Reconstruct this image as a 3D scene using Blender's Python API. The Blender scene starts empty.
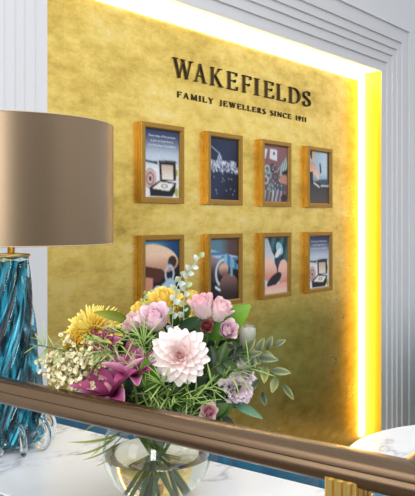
import bpy, math, random
from mathutils import Vector, Matrix
random.seed(7)
C = bpy.context.scene.collection
SC = bpy.context.scene

# ---------------------------------------------------------------- camera
F = 715.0; TH = math.atan(613/715.0); EYE = 1.40; HZ = 222.0
FW = Vector((math.cos(TH), math.sin(TH), 0)); RT = Vector((math.sin(TH), -math.cos(TH), 0)); UP = Vector((0, 0, 1))
cam = bpy.data.cameras.new('camera'); co = bpy.data.objects.new('camera', cam); C.objects.link(co)
cam.sensor_fit = 'HORIZONTAL'; cam.sensor_width = 36.0; cam.lens = F/415*36
cam.shift_y = -(248-HZ)/415; cam.clip_start = 0.05
co.location = (0, 0, EYE); co.rotation_euler = (math.pi/2, 0, TH-math.pi/2)
SC.camera = co
def P(px, py, s):                      # the point at depth s that the photo shows at px, py
    return Vector((0, 0, EYE)) + s*(FW + RT*((px-207.5)/F) - UP*((py-HZ)/F))
def wx(px, Y):                         # X on the plane Y seen at column px
    t = (px-207.5)/F
    return Y*(FW.x+RT.x*t)/(FW.y+RT.y*t)

# ---------------------------------------------------------------- world, light, exposure
SC.view_settings.view_transform = 'Standard'; SC.view_settings.look = 'None'
SC.view_settings.exposure = 0.10; SC.view_settings.gamma = 1.0; SC.view_settings.use_curve_mapping = False
w = bpy.data.worlds.new('world'); SC.world = w; w.use_nodes = True
nt = w.node_tree; nt.nodes.clear()
wo = nt.nodes.new('ShaderNodeOutputWorld'); bg = nt.nodes.new('ShaderNodeBackground')
tc = nt.nodes.new('ShaderNodeTexCoord'); sp = nt.nodes.new('ShaderNodeSeparateXYZ')
cr = nt.nodes.new('ShaderNodeValToRGB'); mr = nt.nodes.new('ShaderNodeMapRange')
mr.inputs[1].default_value = -1; mr.inputs[2].default_value = 1
nt.links.new(tc.outputs['Generated'], sp.inputs[0]); nt.links.new(sp.outputs[2], mr.inputs[0]); nt.links.new(mr.outputs[0], cr.inputs[0])
e = cr.color_ramp.elements
e[0].position = 0.43; e[0].color = (.12, .13, .15, 1)
e[1].position = 0.90; e[1].color = (.80, .86, .95, 1)
x_ = e.new(0.495); x_.color = (.80, .81, .84, 1)
x_ = e.new(0.55); x_.color = (1.0, 1.0, 1.0, 1)
dk = nt.nodes.new('ShaderNodeVectorMath'); dk.operation = 'DOT_PRODUCT'; dk.inputs[1].default_value = (-.265, -.964, 0)
nrm = nt.nodes.new('ShaderNodeVectorMath'); nrm.operation = 'NORMALIZE'; nt.links.new(tc.outputs['Generated'], nrm.inputs[0]); nt.links.new(nrm.outputs[0], dk.inputs[0])
dm = nt.nodes.new('ShaderNodeMapRange'); dm.interpolation_type = 'SMOOTHSTEP'; dm.inputs[1].default_value = .80; dm.inputs[2].default_value = .95; dm.inputs[3].default_value = 1; dm.inputs[4].default_value = .22
nt.links.new(dk.outputs['Value'], dm.inputs[0])            # dark patch added to the world, mirrored as a band on the lampshade
ml = nt.nodes.new('ShaderNodeMix'); ml.data_type = 'RGBA'; ml.blend_type = 'MULTIPLY'; ml.inputs[0].default_value = 1
nt.links.new(cr.outputs[0], ml.inputs[6]); nt.links.new(dm.outputs[0], ml.inputs[7])
nt.links.new(ml.outputs[2], bg.inputs[0]); nt.links.new(bg.outputs[0], wo.inputs[0]); bg.inputs[1].default_value = 0.95
def area(name, loc, tgt, size, power, col=(1, 1, 1)):
    l = bpy.data.lights.new(name, 'AREA'); l.shape = 'RECTANGLE'; l.size, l.size_y = size; l.energy = power; l.color = col
    o = bpy.data.objects.new(name, l); C.objects.link(o); o.location = loc
    o.rotation_euler = (Vector(tgt)-Vector(loc)).to_track_quat('-Z', 'Y').to_euler(); return o
area('overhead_fill', (1.1, -0.3, 3.4), (1.3, 1.1, 0.9), (2.4, 1.6), 34, (1, .985, .96))  # added soft light from overhead, no known fitting
area('left_fill', (-2.3, 1.5, 1.9), (1.2, 1.4, 1.0), (1.2, 2.0), 16, (.92, .96, 1))  # added cool fill from the left, no known window
area('rear_fill', tuple(-2.6*FW-0.35*RT+Vector((0, 0, 1.9))), (1.3, 1.6, 1.2), (0.8, 1.9), 60, (1, .99, .97))  # added fill behind the viewer for the shade's highlight and the flowers

# ---------------------------------------------------------------- helpers
def lin(r, g, b):
    f = lambda c: (c/255/12.92) if c/255 <= .04045 else ((c/255+.055)/1.055)**2.4
    return (f(r), f(g), f(b))
def mix(a, b, t): return tuple(a[i]+(b[i]-a[i])*t for i in range(3))
def pick(o, label, cat, group=None):
    o['label'] = label; o['category'] = cat
    if group: o['group'] = group
    return o
def thing(name, loc, label, cat, group=None):
    o = bpy.data.objects.new(name, None); C.objects.link(o); o.location = loc; o.empty_display_size = .05
    return pick(o, label, cat, group)
class MB:
    def __init__(s): s.v = []; s.f = []; s.c = []
    def add(s, vs, fs, col=(1, 1, 1)):
        n = len(s.v); s.v += [Vector(p) for p in vs]; s.f += [tuple(i+n for i in f) for f in fs]
        s.c += (col if isinstance(col, list) else [col]*len(vs))
    def box(s, a, b, col=(1, 1, 1), M=None):
        vs = [Vector((x, y, z)) for x in (a[0], b[0]) for y in (a[1], b[1]) for z in (a[2], b[2])]
        if M: vs = [M @ p for p in vs]
        s.add(vs, [(0, 1, 3, 2), (4, 6, 7, 5), (0, 4, 5, 1), (2, 3, 7, 6), (0, 2, 6, 4), (1, 5, 7, 3)], col)
    def quad(s, a, b, c, d, col=(1, 1, 1)): s.add([a, b, c, d], [(0, 1, 2, 3)], col)
    def tube(s, pts, r, n=8, col=(1, 1, 1), cap=True, closed=False):
        pts = [Vector(p) for p in pts]; k = len(pts); rs = r if isinstance(r, list) else [r]*k
        vs = []; fs = []; prev = None
        for i, p in enumerate(pts):
            if closed: t = (pts[(i+1) % k]-pts[i-1])
            else: t = pts[min(i+1, k-1)]-pts[max(i-1, 0)]
            t = t.normalized() if t.length > 1e-9 else Vector((0, 0, 1))
            if prev is None:
                a = t.cross(Vector((0.31, .17, 1))); a = a if a.length > .05 else t.cross(Vector((1, 0, 0)))
            else: a = prev-t*prev.dot(t)
            a = a.normalized(); prev = a; b = t.cross(a)
            for j in range(n):
                q = 2*math.pi*j/n; vs.append(p+rs[i]*(a*math.cos(q)+b*math.sin(q)))
        for i in range(k if closed else k-1):
            for j in range(n):
                i2 = (i+1) % k
                fs.append((i*n+j, i*n+(j+1) % n, i2*n+(j+1) % n, i2*n+j))
        if cap and not closed: fs += [tuple(range(n-1, -1, -1)), tuple((k-1)*n+j for j in range(n))]
        s.add(vs, fs, col)
    def lathe(s, prof, n=48, at=(0, 0, 0), col=(1, 1, 1), rad=None):
        vs = []; fs = []; k = len(prof)
        for i, (r, z) in enumerate(prof):
            for j in range(n):
                q = 2*math.pi*j/n; rr = rad(r, z, q, i) if rad else r
                vs.append(Vector(at)+Vector((rr*math.cos(q), rr*math.sin(q), z)))
        for i in range(k-1):
            for j in range(n): fs.append((i*n+j, i*n+(j+1) % n, (i+1)*n+(j+1) % n, (i+1)*n+j))
        s.add(vs, fs, col)
    def build(s, name, m, parent=None, smooth=True, kind=None):
        me = bpy.data.meshes.new(name)
        off = Vector((0, 0, 0))
        if parent is None and s.v and kind is None:
            xs = [p.x for p in s.v]; ys = [p.y for p in s.v]; zs = [p.z for p in s.v]
            off = Vector(((min(xs)+max(xs))/2, (min(ys)+max(ys))/2, min(zs)))
        elif parent is not None: off = world_of(parent)
        me.from_pydata([tuple(p-off) for p in s.v], [], s.f); me.update()
        ca = me.color_attributes.new('Col', 'FLOAT_COLOR', 'POINT')
        for i, c in enumerate(s.c): ca.data[i].color = (c[0], c[1], c[2], 1)
        me.materials.append(m)
        if smooth:
            for p in me.polygons: p.use_smooth = True
        o = bpy.data.objects.new(name, me); C.objects.link(o)
        if parent is None: o.location = off
        else: o.parent = parent
        if kind: o['kind'] = kind
        return o
def world_of(o):
    p = Vector(o.location)
    while o.parent: o = o.parent; p += Vector(o.location)
    return p
def bevel(o, wd, seg=2):
    m = o.modifiers.new('bevel', 'BEVEL'); m.width = wd; m.segments = seg; m.limit_method = 'ANGLE'; return o
def sharp(o, deg=35):
    me = o.data
    try: me.set_sharp_from_angle(angle=math.radians(deg))
    except Exception: pass
    return o

# materials
def mat(name, col=(.8, .8, .8), rough=.5, metal=0, trans=0, ior=1.45, vcol=False, sheen=0, spec=.5, coat=0, sub=0, emit=None):
    m = bpy.data.materials.new(name); m.use_nodes = True; n = m.node_tree; b = n.nodes['Principled BSDF']
    b.inputs['Base Color'].default_value = (*col, 1); b.inputs['Roughness'].default_value = rough
    b.inputs['Metallic'].default_value = metal; b.inputs['Transmission Weight'].default_value = trans; b.inputs['IOR'].default_value = ior
    b.inputs['Sheen Weight'].default_value = sheen; b.inputs['Specular IOR Level'].default_value = spec; b.inputs['Coat Weight'].default_value = coat
    if sub: b.inputs['Subsurface Weight'].default_value = sub; b.inputs['Subsurface Radius'].default_value = (.01, .006, .004)
    if vcol:
        a = n.nodes.new('ShaderNodeVertexColor'); a.layer_name = 'Col'; n.links.new(a.outputs[0], b.inputs['Base Color'])
    if emit: b.inputs['Emission Color'].default_value = (*emit[0], 1); b.inputs['Emission Strength'].default_value = emit[1]
    return m
def noise_node(n, scale, detail=4, rough=.6, mapping=None, coord='Object'):
    t = n.nodes.new('ShaderNodeTexCoord'); mp = n.nodes.new('ShaderNodeMapping'); ns = n.nodes.new('ShaderNodeTexNoise')
    if mapping: mp.inputs['Scale'].default_value = mapping
    ns.inputs['Scale'].default_value = scale; ns.inputs['Detail'].default_value = detail; ns.inputs['Roughness'].default_value = rough
    n.links.new(t.outputs[coord], mp.inputs[0]); n.links.new(mp.outputs[0], ns.inputs['Vector']); return ns
def ramp(n, src, stops):
    r = n.nodes.new('ShaderNodeValToRGB'); e = r.color_ramp.elements
    e[0].position, e[0].color = stops[0][0], (*stops[0][1], 1); e[1].position, e[1].color = stops[-1][0], (*stops[-1][1], 1)
    for p, c in stops[1:-1]: q = e.new(p); q.color = (*c, 1)
    n.links.new(src, r.inputs[0]); return r
def bump(n, src, b, st, dist=.01):
    k = n.nodes.new('ShaderNodeBump'); k.inputs['Strength'].default_value = st; k.inputs['Distance'].default_value = dist
    n.links.new(src, k.inputs['Height']); n.links.new(k.outputs[0], b.inputs['Normal']); return k

def gold_leaf():
    m = mat('gold_leaf', (.8, .55, .16), .36, .9); n = m.node_tree; b = n.nodes['Principled BSDF']
    n1 = noise_node(n, 1.7, 9, .7, (1, 1, 2.6))          # broad tarnish of the leaf
    n2 = noise_node(n, 11, 7, .75, (1, 1, 1.7))
    mm = n.nodes.new('ShaderNodeMix'); mm.data_type = 'FLOAT'; mm.inputs[0].default_value = .40
    n.links.new(n1.outputs[0], mm.inputs[2]); n.links.new(n2.outputs[0], mm.inputs[3])
    r = ramp(n, mm.outputs[0], [(.31, (.34, .23, .06)), (.41, (.68, .47, .105)), (.52, (.90, .67, .18)), (.66, (1.0, .85, .40))])
    t = n.nodes.new('ShaderNodeTexCoord'); mp = n.nodes.new('ShaderNodeMapping'); br = n.nodes.new('ShaderNodeTexBrick')
    mp.inputs['Rotation'].default_value = (math.pi/2, 0, 0); br.offset = 0.0
    br.inputs['Scale'].default_value = 1; br.inputs['Brick Width'].default_value = .16; br.inputs['Row Height'].default_value = .16
    br.inputs['Mortar Size'].default_value = .001; br.inputs['Color1'].default_value = (1, 1, 1, 1); br.inputs['Color2'].default_value = (.95, .95, .94, 1); br.inputs['Mortar'].default_value = (.92, .91, .88, 1)
    n.links.new(t.outputs['Object'], mp.inputs[0]); n.links.new(mp.outputs[0], br.inputs['Vector'])
    mu = n.nodes.new('ShaderNodeMix'); mu.data_type = 'RGBA'; mu.blend_type = 'MULTIPLY'; mu.inputs[0].default_value = 1
    n.links.new(r.outputs[0], mu.inputs[6]); n.links.new(br.outputs['Color'], mu.inputs[7]); n.links.new(mu.outputs[2], b.inputs['Base Color'])
    rr = n.nodes.new('ShaderNodeMapRange'); rr.inputs[1].default_value = .3; rr.inputs[2].default_value = .7; rr.inputs[3].default_value = .36; rr.inputs[4].default_value = .24
    n.links.new(mm.outputs[0], rr.inputs[0]); n.links.new(rr.outputs[0], b.inputs['Roughness'])
    n3 = noise_node(n, 14, 5, .62, (.7, 1, 1.6)); bump(n, n3.outputs[0], b, .05, .012)
    return m
def marble():
    m = mat('white_marble', (.86, .87, .88), .16); n = m.node_tree; b = n.nodes['Principled BSDF']
    d = noise_node(n, 2.2, 5, .6); n2 = noise_node(n, 1.6, 6, .62, (1, 2.2, 1))
    ad = n.nodes.new('ShaderNodeMath'); ad.operation = 'SUBTRACT'; n.links.new(d.outputs[0], ad.inputs[0]); n.links.new(n2.outputs[0], ad.inputs[1])
    ab = n.nodes.new('ShaderNodeMath'); ab.operation = 'ABSOLUTE'; n.links.new(ad.outputs[0], ab.inputs[0])
    r = ramp(n, ab.outputs[0], [(0, (.50, .52, .57)), (.012, (.72, .735, .77)), (.05, (.86, .875, .90)), (.3, (.89, .905, .93))])
    n.links.new(r.outputs[0], b.inputs['Base Color']); return m
def carpet():
    m = mat('pale_carpet', (.3, .28, .25), .95); n = m.node_tree; b = n.nodes['Principled BSDF']
    q = noise_node(n, 60, 3); r = ramp(n, q.outputs[0], [(.3, (.19, .165, .14)), (.7, (.30, .265, .23))]); n.links.new(r.outputs[0], b.inputs['Base Color'])
    bump(n, q.outputs[0], b, .3, .004); return m
def velvet(name, c0, c1):
    m = mat(name, c0, .7, sheen=.7); n = m.node_tree; b = n.nodes['Principled BSDF']
    q = noise_node(n, 9, 4); r = ramp(n, q.outputs[0], [(.35, c0), (.65, c1)]); n.links.new(r.outputs[0], b.inputs['Base Color']); return m
def paint(name, col, rough=.55):
    m = mat(name, col, rough); n = m.node_tree; b = n.nodes['Principled BSDF']; q = noise_node(n, 90, 3); bump(n, q.outputs[0], b, .04, .002); return m
def satin():
    m = mat('taupe_satin', lin(150, 128, 104), .36, .7); n = m.node_tree; b = n.nodes['Principled BSDF']
    q = noise_node(n, 700, 2, .5, (1, 1, .25)); r = ramp(n, q.outputs[0], [(.3, lin(136, 117, 94)), (.7, lin(141, 121, 98))]); n.links.new(r.outputs[0], b.inputs['Base Color'])
    return m
def bronze():
    m = mat('brushed_bronze', lin(150, 118, 92), .27, 1); n = m.node_tree; b = n.nodes['Principled BSDF']
    q = noise_node(n, 60, 4, .6, (8, .3, 8)); r = ramp(n, q.outputs[0], [(.3, lin(122, 99, 77)), (.7, lin(129, 106, 83))]); n.links.new(r.outputs[0], b.inputs['Base Color']); return m
def brass(name='polished_brass', col=lin(238, 202, 120), rough=.3):
    m = mat(name, col, rough, 1); n = m.node_tree; b = n.nodes['Principled BSDF']; q = noise_node(n, 30, 3); bump(n, q.outputs[0], b, .06, .003); return m
def framewood():
    m = mat('gilt_frame', lin(176, 132, 58), .36, .75); n = m.node_tree; b = n.nodes['Principled BSDF']
    q = noise_node(n, 40, 4, .6, (1, 1, 6)); r = ramp(n, q.outputs[0], [(.3, lin(164, 124, 54)), (.7, lin(180, 140, 66))]); n.links.new(r.outputs[0], b.inputs['Base Color']); return m
def plantmat(name, rough, sub=0, spec=.35):
    m = mat(name, (.5, .5, .5), rough, vcol=True, spec=spec); n = m.node_tree; b = n.nodes['Principled BSDF']
    vc = [k for k in n.nodes if k.type == 'VERTEX_COLOR'][0]; q = noise_node(n, 45, 4)
    mr_ = n.nodes.new('ShaderNodeMapRange'); mr_.inputs[3].default_value = .82; mr_.inputs[4].default_value = 1.16; n.links.new(q.outputs[0], mr_.inputs[0])
    mu = n.nodes.new('ShaderNodeMix'); mu.data_type = 'RGBA'; mu.blend_type = 'MULTIPLY'; mu.inputs[0].default_value = 1
    n.links.new(vc.outputs[0], mu.inputs[6]); n.links.new(mr_.outputs[0], mu.inputs[7]); n.links.new(mu.outputs[2], b.inputs['Base Color'])
    tr = n.nodes.new('ShaderNodeBsdfTranslucent'); ms = n.nodes.new('ShaderNodeMixShader'); ms.inputs[0].default_value = sub
    n.links.new(mu.outputs[2], tr.inputs[0]); n.links.new(b.outputs[0], ms.inputs[1]); n.links.new(tr.outputs[0], ms.inputs[2])
    n.links.new(ms.outputs[0], n.nodes['Material Output'].inputs[0]); return m
def tealglass():
    m = mat('teal_glass', (.02, .36, .46), .10, .0, 0, 1.48, vcol=True); return m; n = m.node_tree; b = n.nodes['Principled BSDF']
    q = noise_node(n, 16, 5, .65, (1, 1, .45)); r = ramp(n, q.outputs[0], [(.34, (.0, .022, .035)), (.47, (.004, .12, .17)), (.58, (.015, .38, .55)), (.70, (.16, .78, .92))]); n.links.new(r.outputs[0], b.inputs['Base Color']); return m
GOLD = gold_leaf(); MARBLE = marble(); CARPET = carpet(); WHITE = paint('white_paint', (.78, .79, .82)); WALLP = paint('wall_paint', (.82, .84, .87))
NAVY = velvet('blue_velvet', (.006, .09, .19), (.012, .20, .33)); SATIN = satin(); BRONZE = bronze(); BRASS = brass(); FRAME = framewood()
PETAL = plantmat('petal', .5, .05); LEAF = plantmat('leaf', .38, .12, .5); STEM = plantmat('stem', .45, 0)
CLEAR = mat('clear_glass', (.97, .99, .99), .01, 0, 1, 1.45); WATER = mat('water', (.985, .96, .82), 0, 0, 1, 1.33); TEAL = tealglass(); CLEARBLUE = mat('tinted_glass', (.62, .90, .96), .015, 0, 1, 1.42)
INK = mat('bronze_letter', lin(62, 48, 30), .4, .5); PRINT = mat('photo_print', (.5, .5, .5), .4, vcol=True, spec=.3)
CAPT = mat('white_print_ink', (.85, .87, .9), .5); SHADELINE = mat('pale_lining', lin(200, 178, 140), .6)
LED = mat('led_diffuser', (1, .9, .7), .5, emit=((1.0, .85, .50), 15.0)); YGLOW = mat('gold_glow_yellow', (.86, .52, .015), .45, .25); CABI = paint('cabinet_paint', (.7, .71, .73))

# ---------------------------------------------------------------- setting
D = 2.25; X1 = wx(363.5, D); YT = X1/wx(381.5, 1.0); X0 = wx(47.5, YT); ZT = P(381.5, 71, YT/(FW.y+RT.y*(381.5-207.5)/F)).z
m = MB(); m.quad((-3, -2.5, 0), (7.5, -2.5, 0), (7.5, YT+.3, 0), (-3, YT+.3, 0)); m.build('floor', CARPET, kind='structure', smooth=False)
# gold panel with its returns
m = MB(); m.box((X0-.05, D, 0), (X1, D+.05, ZT)); m.build('wall_gold', GOLD, kind='structure', smooth=False)
m = MB(); m.box((X1, YT+.002, 0), (X1+.009, D+.05, ZT)); m.build('wall_return_right', YGLOW, kind='structure', smooth=False)  # gold return, with the LED's yellow glow put into its colour
m = MB(); m.box((X0-.05, YT+.002, ZT), (X1+.009, D+.05, ZT+.009)); m.build('wall_return_top', WHITE, kind='structure', smooth=False)
# stepped architrave round the recess: inner edge set back, each band a little prouder
offs = [0, .062, .115, .160, .211, .297]; RISE = .011
prof = []
for i, wd in enumerate(offs):
    y = YT-RISE*i
    if i: prof.append((wd, y+RISE))
    prof.append((wd, y))
prof.append((.305, YT-RISE*5)); prof.append((.305, YT+.02)); prof.append((.01, YT+.02)); prof.append((.01, YT+.002)); prof.append((0, YT+.002))
def trim_run(name, corner_pts):
    m = MB(); n = len(prof); vs = []
    for (cx, cz, dx, dz) in corner_pts:
        for (wd, y) in prof: vs.append((cx+dx*wd, y, cz+dz*wd))
    fs = []
    for k in range(len(corner_pts)-1):
        for j in range(n): fs.append((k*n+j, k*n+(j+1) % n, (k+1)*n+(j+1) % n, (k+1)*n+j))
    fs += [tuple(range(n)), tuple((len(corner_pts)-1)*n+j for j in range(n-1, -1, -1))]
    m.add(vs, fs); bevel(m.build(name, WHITE, kind='structure', smooth=False), .0022, 2)
trim_run('trim_1', [(X0, 0, -1, 0), (X0, ZT, -1, 1)])
trim_run('trim_2', [(X0, ZT, -1, 1), (X1, ZT, 1, 1)])
trim_run('trim_3', [(X1, ZT, 1, 1), (X1, 0, 1, 0)])
YW = YT-RISE*5+.006
m = MB()
m.box((-3, YW, 0), (X0-.300, YT+.3, 3.4)); m.box((X1+.300, YW, 0), (7.5, YT+.3, 3.4)); m.box((X0-.300, YW, ZT+.300), (X1+.300, YT+.3, 3.4))
m.build('wall_back', WALLP, kind='structure', smooth=False)

# LED strip lights in the corners of the recess
WD = .052
t = thing('led_strip', (X1-WD/2, D, 0), 'glowing warm LED strip running vertically down the right edge of the gold panel', 'strip light')
m = MB(); m.box((X1-WD, D-.010, .02), (X1-.001, D-.0005, ZT-WD)); bevel(m.build('diffuser', LED, t, smooth=False), .004)
t = thing('led_strip', ((X0+X1)/2, D, ZT-WD), 'glowing warm LED strip running along the top edge of the gold panel', 'strip light')
m = MB(); m.box((X0-.03, D-.010, ZT-WD), (X1-.001, D-.0005, ZT-.001)); bevel(m.build('diffuser', LED, t, smooth=False), .004)

# ---------------------------------------------------------------- lettering
def glyph(ch, th=.102, tn=.038, ser=.09):
    """list of polygons (unit cap height) and the letter's width"""
    out = []
    def st(p, q, wd, vert=False):
        p = Vector((*p, 0)); q = Vector((*q, 0)); d = (q-p)
        if abs(d.y) > abs(d.x)*.6 or vert: h = Vector((wd/2, 0, 0))
        else: h = Vector((0, wd/2, 0))
        a = [p-h, p+h, q+h, q-h]
        out.append([(v.x, v.y) for v in a])
    def sf(x, y, l):
        hgt = .045; y0 = y if y < .5 else y-hgt
        out.append([(x-l, y0), (x+l, y0), (x+l, y0+hgt), (x-l, y0+hgt)])
    def stem(x): st((x, 0), (x, 1), th, True); sf(x, 0, th/2+ser*.8); sf(x, 1, th/2+ser*.8)
    def bar(x, y, l, tip=0):
        out.append([(x, y-tn/2), (x+l, y-tn/2), (x+l, y+tn/2), (x, y+tn/2)])
        if tip:
            a, b = (y, y+tip) if tip > 0 else (y+tip, y)
            out.append([(x+l-.05, a), (x+l, a), (x+l, b), (x+l-.05, b)] if True else [])
    def arc(cx, cy, rx, ry, a0, a1, wf, n=18):
        pts = []
        for i in range(n+1):
            a = a0+(a1-a0)*i/n; wv = wf(i/n, a); pts.append(((cx+(rx-wv/2)*math.cos(a), cy+(ry-min(wv, tn*1.4)/2)*math.sin(a)), (cx+(rx+wv/2)*math.cos(a), cy+(ry+min(wv, tn*1.4)/2)*math.sin(a))))
        for i in range(n): out.append([pts[i][0], pts[i][1], pts[i+1][1], pts[i+1][0]])
    side = lambda u, a: tn+(th-tn)*abs(math.cos(a))**1.3
    pi = math.pi
    if ch == 'W':
        st((.10, 1), (.40, 0), th); st((.38, 0), (.66, 1), tn); st((.62, 1), (.92, 0), th); st((.90, 0), (1.2, 1), tn)
        sf(.10, 1, .16); sf(.63, 1, .14); sf(1.2, 1, .13); wd = 1.3
    elif ch == 'A':
        st((.10, 0), (.46, 1), tn); st((.44, 1), (.82, 0), th); bar(.22, .34, .46); sf(.10, 0, .12); sf(.82, 0, .16); wd = .95
    elif ch == 'K':
        stem(.17); st((.22, .40), (.70, 1), tn); st((.36, .58), (.80, 0), th); sf(.70, 1, .12); sf(.80, 0, .13); wd = .93
    elif ch == 'E':
        stem(.17); bar(.17, 1-tn/2, .50, -.17); bar(.17, .52, .40, .08); bar(.17, .52, .40, -.08); bar(.17, tn/2, .53, .19); wd = .72
    elif ch == 'F':
        stem(.17); bar(.17, 1-tn/2, .50, -.17); bar(.17, .50, .38, .08); bar(.17, .50, .38, -.08); wd = .68
    elif ch == 'I': stem(.17); wd = .34
    elif ch == 'L': stem(.17); bar(.17, tn/2, .50, .2); wd = .68
    elif ch == 'D':
        stem(.17); bar(.17, 1-tn/2, .2); bar(.17, tn/2, .2); arc(.34, .5, .42, .5-tn/2, -pi/2, pi/2, side); wd = .84
    elif ch == 'S':
        arc(.29, .74, .22, .235, pi*.12, pi*1.35, lambda u, a: tn+(th*.8-tn)*math.sin(pi*min(1, max(0, u*1.05)))**2)
        arc(.29, .255, .24, .235, pi*.5, -pi*.88, lambda u, a: tn+(th*.9-tn)*math.sin(pi*u)**2)
        st((.10, .66), (.50, .36), th*.95)
        wd = .56
        if th < .14:
            out.append([(.47, .72), (.51, .72), (.51, .97), (.47, .97)]); out.append([(.05, .03), (.09, .03), (.09, .3), (.05, .3)])
    elif ch == 'M':
        st((.12, 0), (.17, 1), tn); st((.15, 1), (.53, .02), th); st((.51, .02), (.86, 1), tn); st((.87, 1), (.92, 0), th); sf(.12, 0, .1); sf(.92, 0, .13); sf(.14, 1, .1); sf(.9, 1, .1); wd = 1.05
    elif ch == 'Y':
        st((.10, 1), (.44, .45), th); st((.78, 1), (.44, .45), tn); st((.44, 0), (.44, .47), th, True); sf(.1, 1, .13); sf(.78, 1, .11); sf(.44, 0, .15); wd = .88
    elif ch == 'J':
        st((.28, .1), (.28, 1), th, True); sf(.28, 1, .15); arc(.12, .08, .16, .18, 0, -pi*.75, lambda u, a: th*(1-.5*u)); wd = .44
    elif ch == 'R':
        stem(.17); bar(.17, 1-tn/2, .2); bar(.17, .48, .2); arc(.36, .74, .25, .24, -pi/2, pi/2, side); st((.36, .48), (.76, 0), th); sf(.76, 0, .1); wd = .84
    elif ch == 'N':
        st((.15, 0), (.15, 1), tn, True); st((.13, 1), (.80, 0), th); st((.82, 0), (.82, 1), tn, True); sf(.15, 0, .1); sf(.12, 1, .12); sf(.82, 1, .1); wd = .95
    elif ch == 'C':
        arc(.48, .5, .42, .48, pi*.22, pi*1.78, side); out.append([(.78, .7), (.83, .7), (.83, .97), (.78, .97)]); wd = .86
    elif ch == '1': st((.2, 0), (.2, 1), th, True); sf(.2, 0, .15); st((.05, .82), (.2, 1), tn); wd = .36
    elif ch == '9':
        arc(.28, .68, .2, .30, 0, 2*pi, side, 24); st((.48, .66), (.2, 0), th*.8); wd = .56
    return out, wd
def letter(parent, ch, xl, xr, z0, cap, depth, **kw):
    polys, wd = glyph(ch, **kw); xs = [p[0] for q in polys for p in q]; a, b = min(xs), max(xs)
    m = MB()
    for k, q in enumerate(polys):
        n = len(q); yb = D-.0004; yf = D-depth-.00006*k
        pts = [(xl+(p[0]-a)/(b-a)*(xr-xl), z0+p[1]*cap) for p in q]
        vs = [(x, yf, z) for x, z in pts]+[(x, yb, z) for x, z in pts]
        m.add(vs, [tuple(range(n)), tuple(range(2*n-1, n-1, -1))]+[(i, n+i, n+(i+1) % n, (i+1) % n) for i in range(n)])
    o = m.build('letter', INK, parent, smooth=False); return o
sign = thing('wall_lettering', (wx(241, D), D, 2.065), 'large dark serif letters spelling the shop name across the top of the gold panel', 'sign')
for ch, a, b in [('W', 172.3, 192.3), ('A', 194, 206), ('K', 210.3, 222.6), ('E', 227, 236.9), ('F', 242.0, 250.6), ('I', 254.2, 258.8), ('E', 264.2, 273.2), ('L', 276.6, 285), ('D', 288.6, 299.6), ('S', 303.0, 309.9)]:
    letter(sign, ch, wx(a, D), wx(b, D), 2.066, .088, .008)
tag = thing('wall_lettering', (wx(241, D), D, 1.976), 'line of small dark capitals on the gold panel below the large shop name', 'sign')
txt = 'FAMILY JEWELLERS SINCE 1911'; xa, xb = wx(177, D), wx(306, D); adv = []; tot = 0
for ch in txt:
    wd = .50 if ch == ' ' else glyph(ch)[1]; adv.append(wd); tot += wd+.30
sc_ = (xb-xa)/(tot-.30); x = xa
for ch, wd in zip(txt, adv):
    if ch != ' ': letter(tag, ch, x, x+wd*sc_, 1.975, .0275, .004, th=.17, tn=.10, ser=.05)
    x += (wd+.30)*sc_

# ---------------------------------------------------------------- framed prints
def sm(a, b, x): t = max(0, min(1, (x-a)/(b-a))); return t*t*(3-2*t)
def inpoly(u, v, P_):
    c = False; n = len(P_)
    for i in range(n):
        (x1, y1), (x2, y2) = P_[i], P_[i-1]
        if (y1 > v) != (y2 > v) and u < (x2-x1)*(v-y1)/(y2-y1)+x1: c = not c
    return c
def seg(u, v, a, b):
    dx, dy = b[0]-a[0], b[1]-a[1]; t = max(0, min(1, ((u-a[0])*dx+(v-a[1])*dy)/(dx*dx+dy*dy)))
    return math.hypot(u-a[0]-t*dx, (v-a[1]-t*dy)*1.3)
def el(u, v, cx, cy, rx, ry, rot=0):
    x, y = u-cx, v-cy; c, s = math.cos(rot), math.sin(rot); return math.hypot((x*c+y*s)/rx, (-x*s+y*c)/ry)
def h(i): return (math.sin(i*127.1+3.7)*43758.5453) % 1
def print_ringbox(u, v):                                     # v measured from the top
    c = mix((52, 66, 104), (196, 210, 226), sm(0, .42, v)); c = mix(c, (232, 234, 238), sm(.45, .6, v))
    if el(u, v, .16, .73, .17, .15) < 1:
        d = el(u, v, .16, .73, .17, .15); c = mix((150, 105, 105), (225, 200, 196), sm(.1, .9, (d*2.2) % 1 if d > .25 else .0))
        if d < .22: c = (90, 60, 62)
    if seg(u, v, (0, .47), (.36, .50)) < .02: c = (70, 92, 60)
    for k in range(5):
        if el(u, v, .05+.07*k, .47+.02*h(k), .035, .018) < 1: c = (50, 55, 60)
    if el(u, v, .93, .62, .04, .05) < 1 or el(u, v, .93, .92, .05, .07) < 1: c = (170, 185, 70)
    if inpoly(u, v, [(.40, .45), (.90, .44), (.92, .74), (.44, .76)]): c = (38, 36, 44)
    if inpoly(u, v, [(.40, .45), (.90, .44), (.94, .47), (.44, .48)]): c = (74, 70, 78)
    if inpoly(u, v, [(.48, .51), (.82, .51), (.83, .73), (.50, .73)]): c = mix((205, 184, 165), (238, 226, 214), sm(.5, .72, v))
    if inpoly(u, v, [(.14, .86), (.42, .75), (.92, .77), (.88, .92), (.80, .985), (.16, .985)]): c = (34, 32, 40)
    if inpoly(u, v, [(.22, .87), (.45, .77), (.86, .79), (.70, .90)]): c = (240, 236, 230)
    if abs(el(u, v, .57, .83, .08, .026)-1) < .3: c = (150, 148, 150)
    return c
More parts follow.
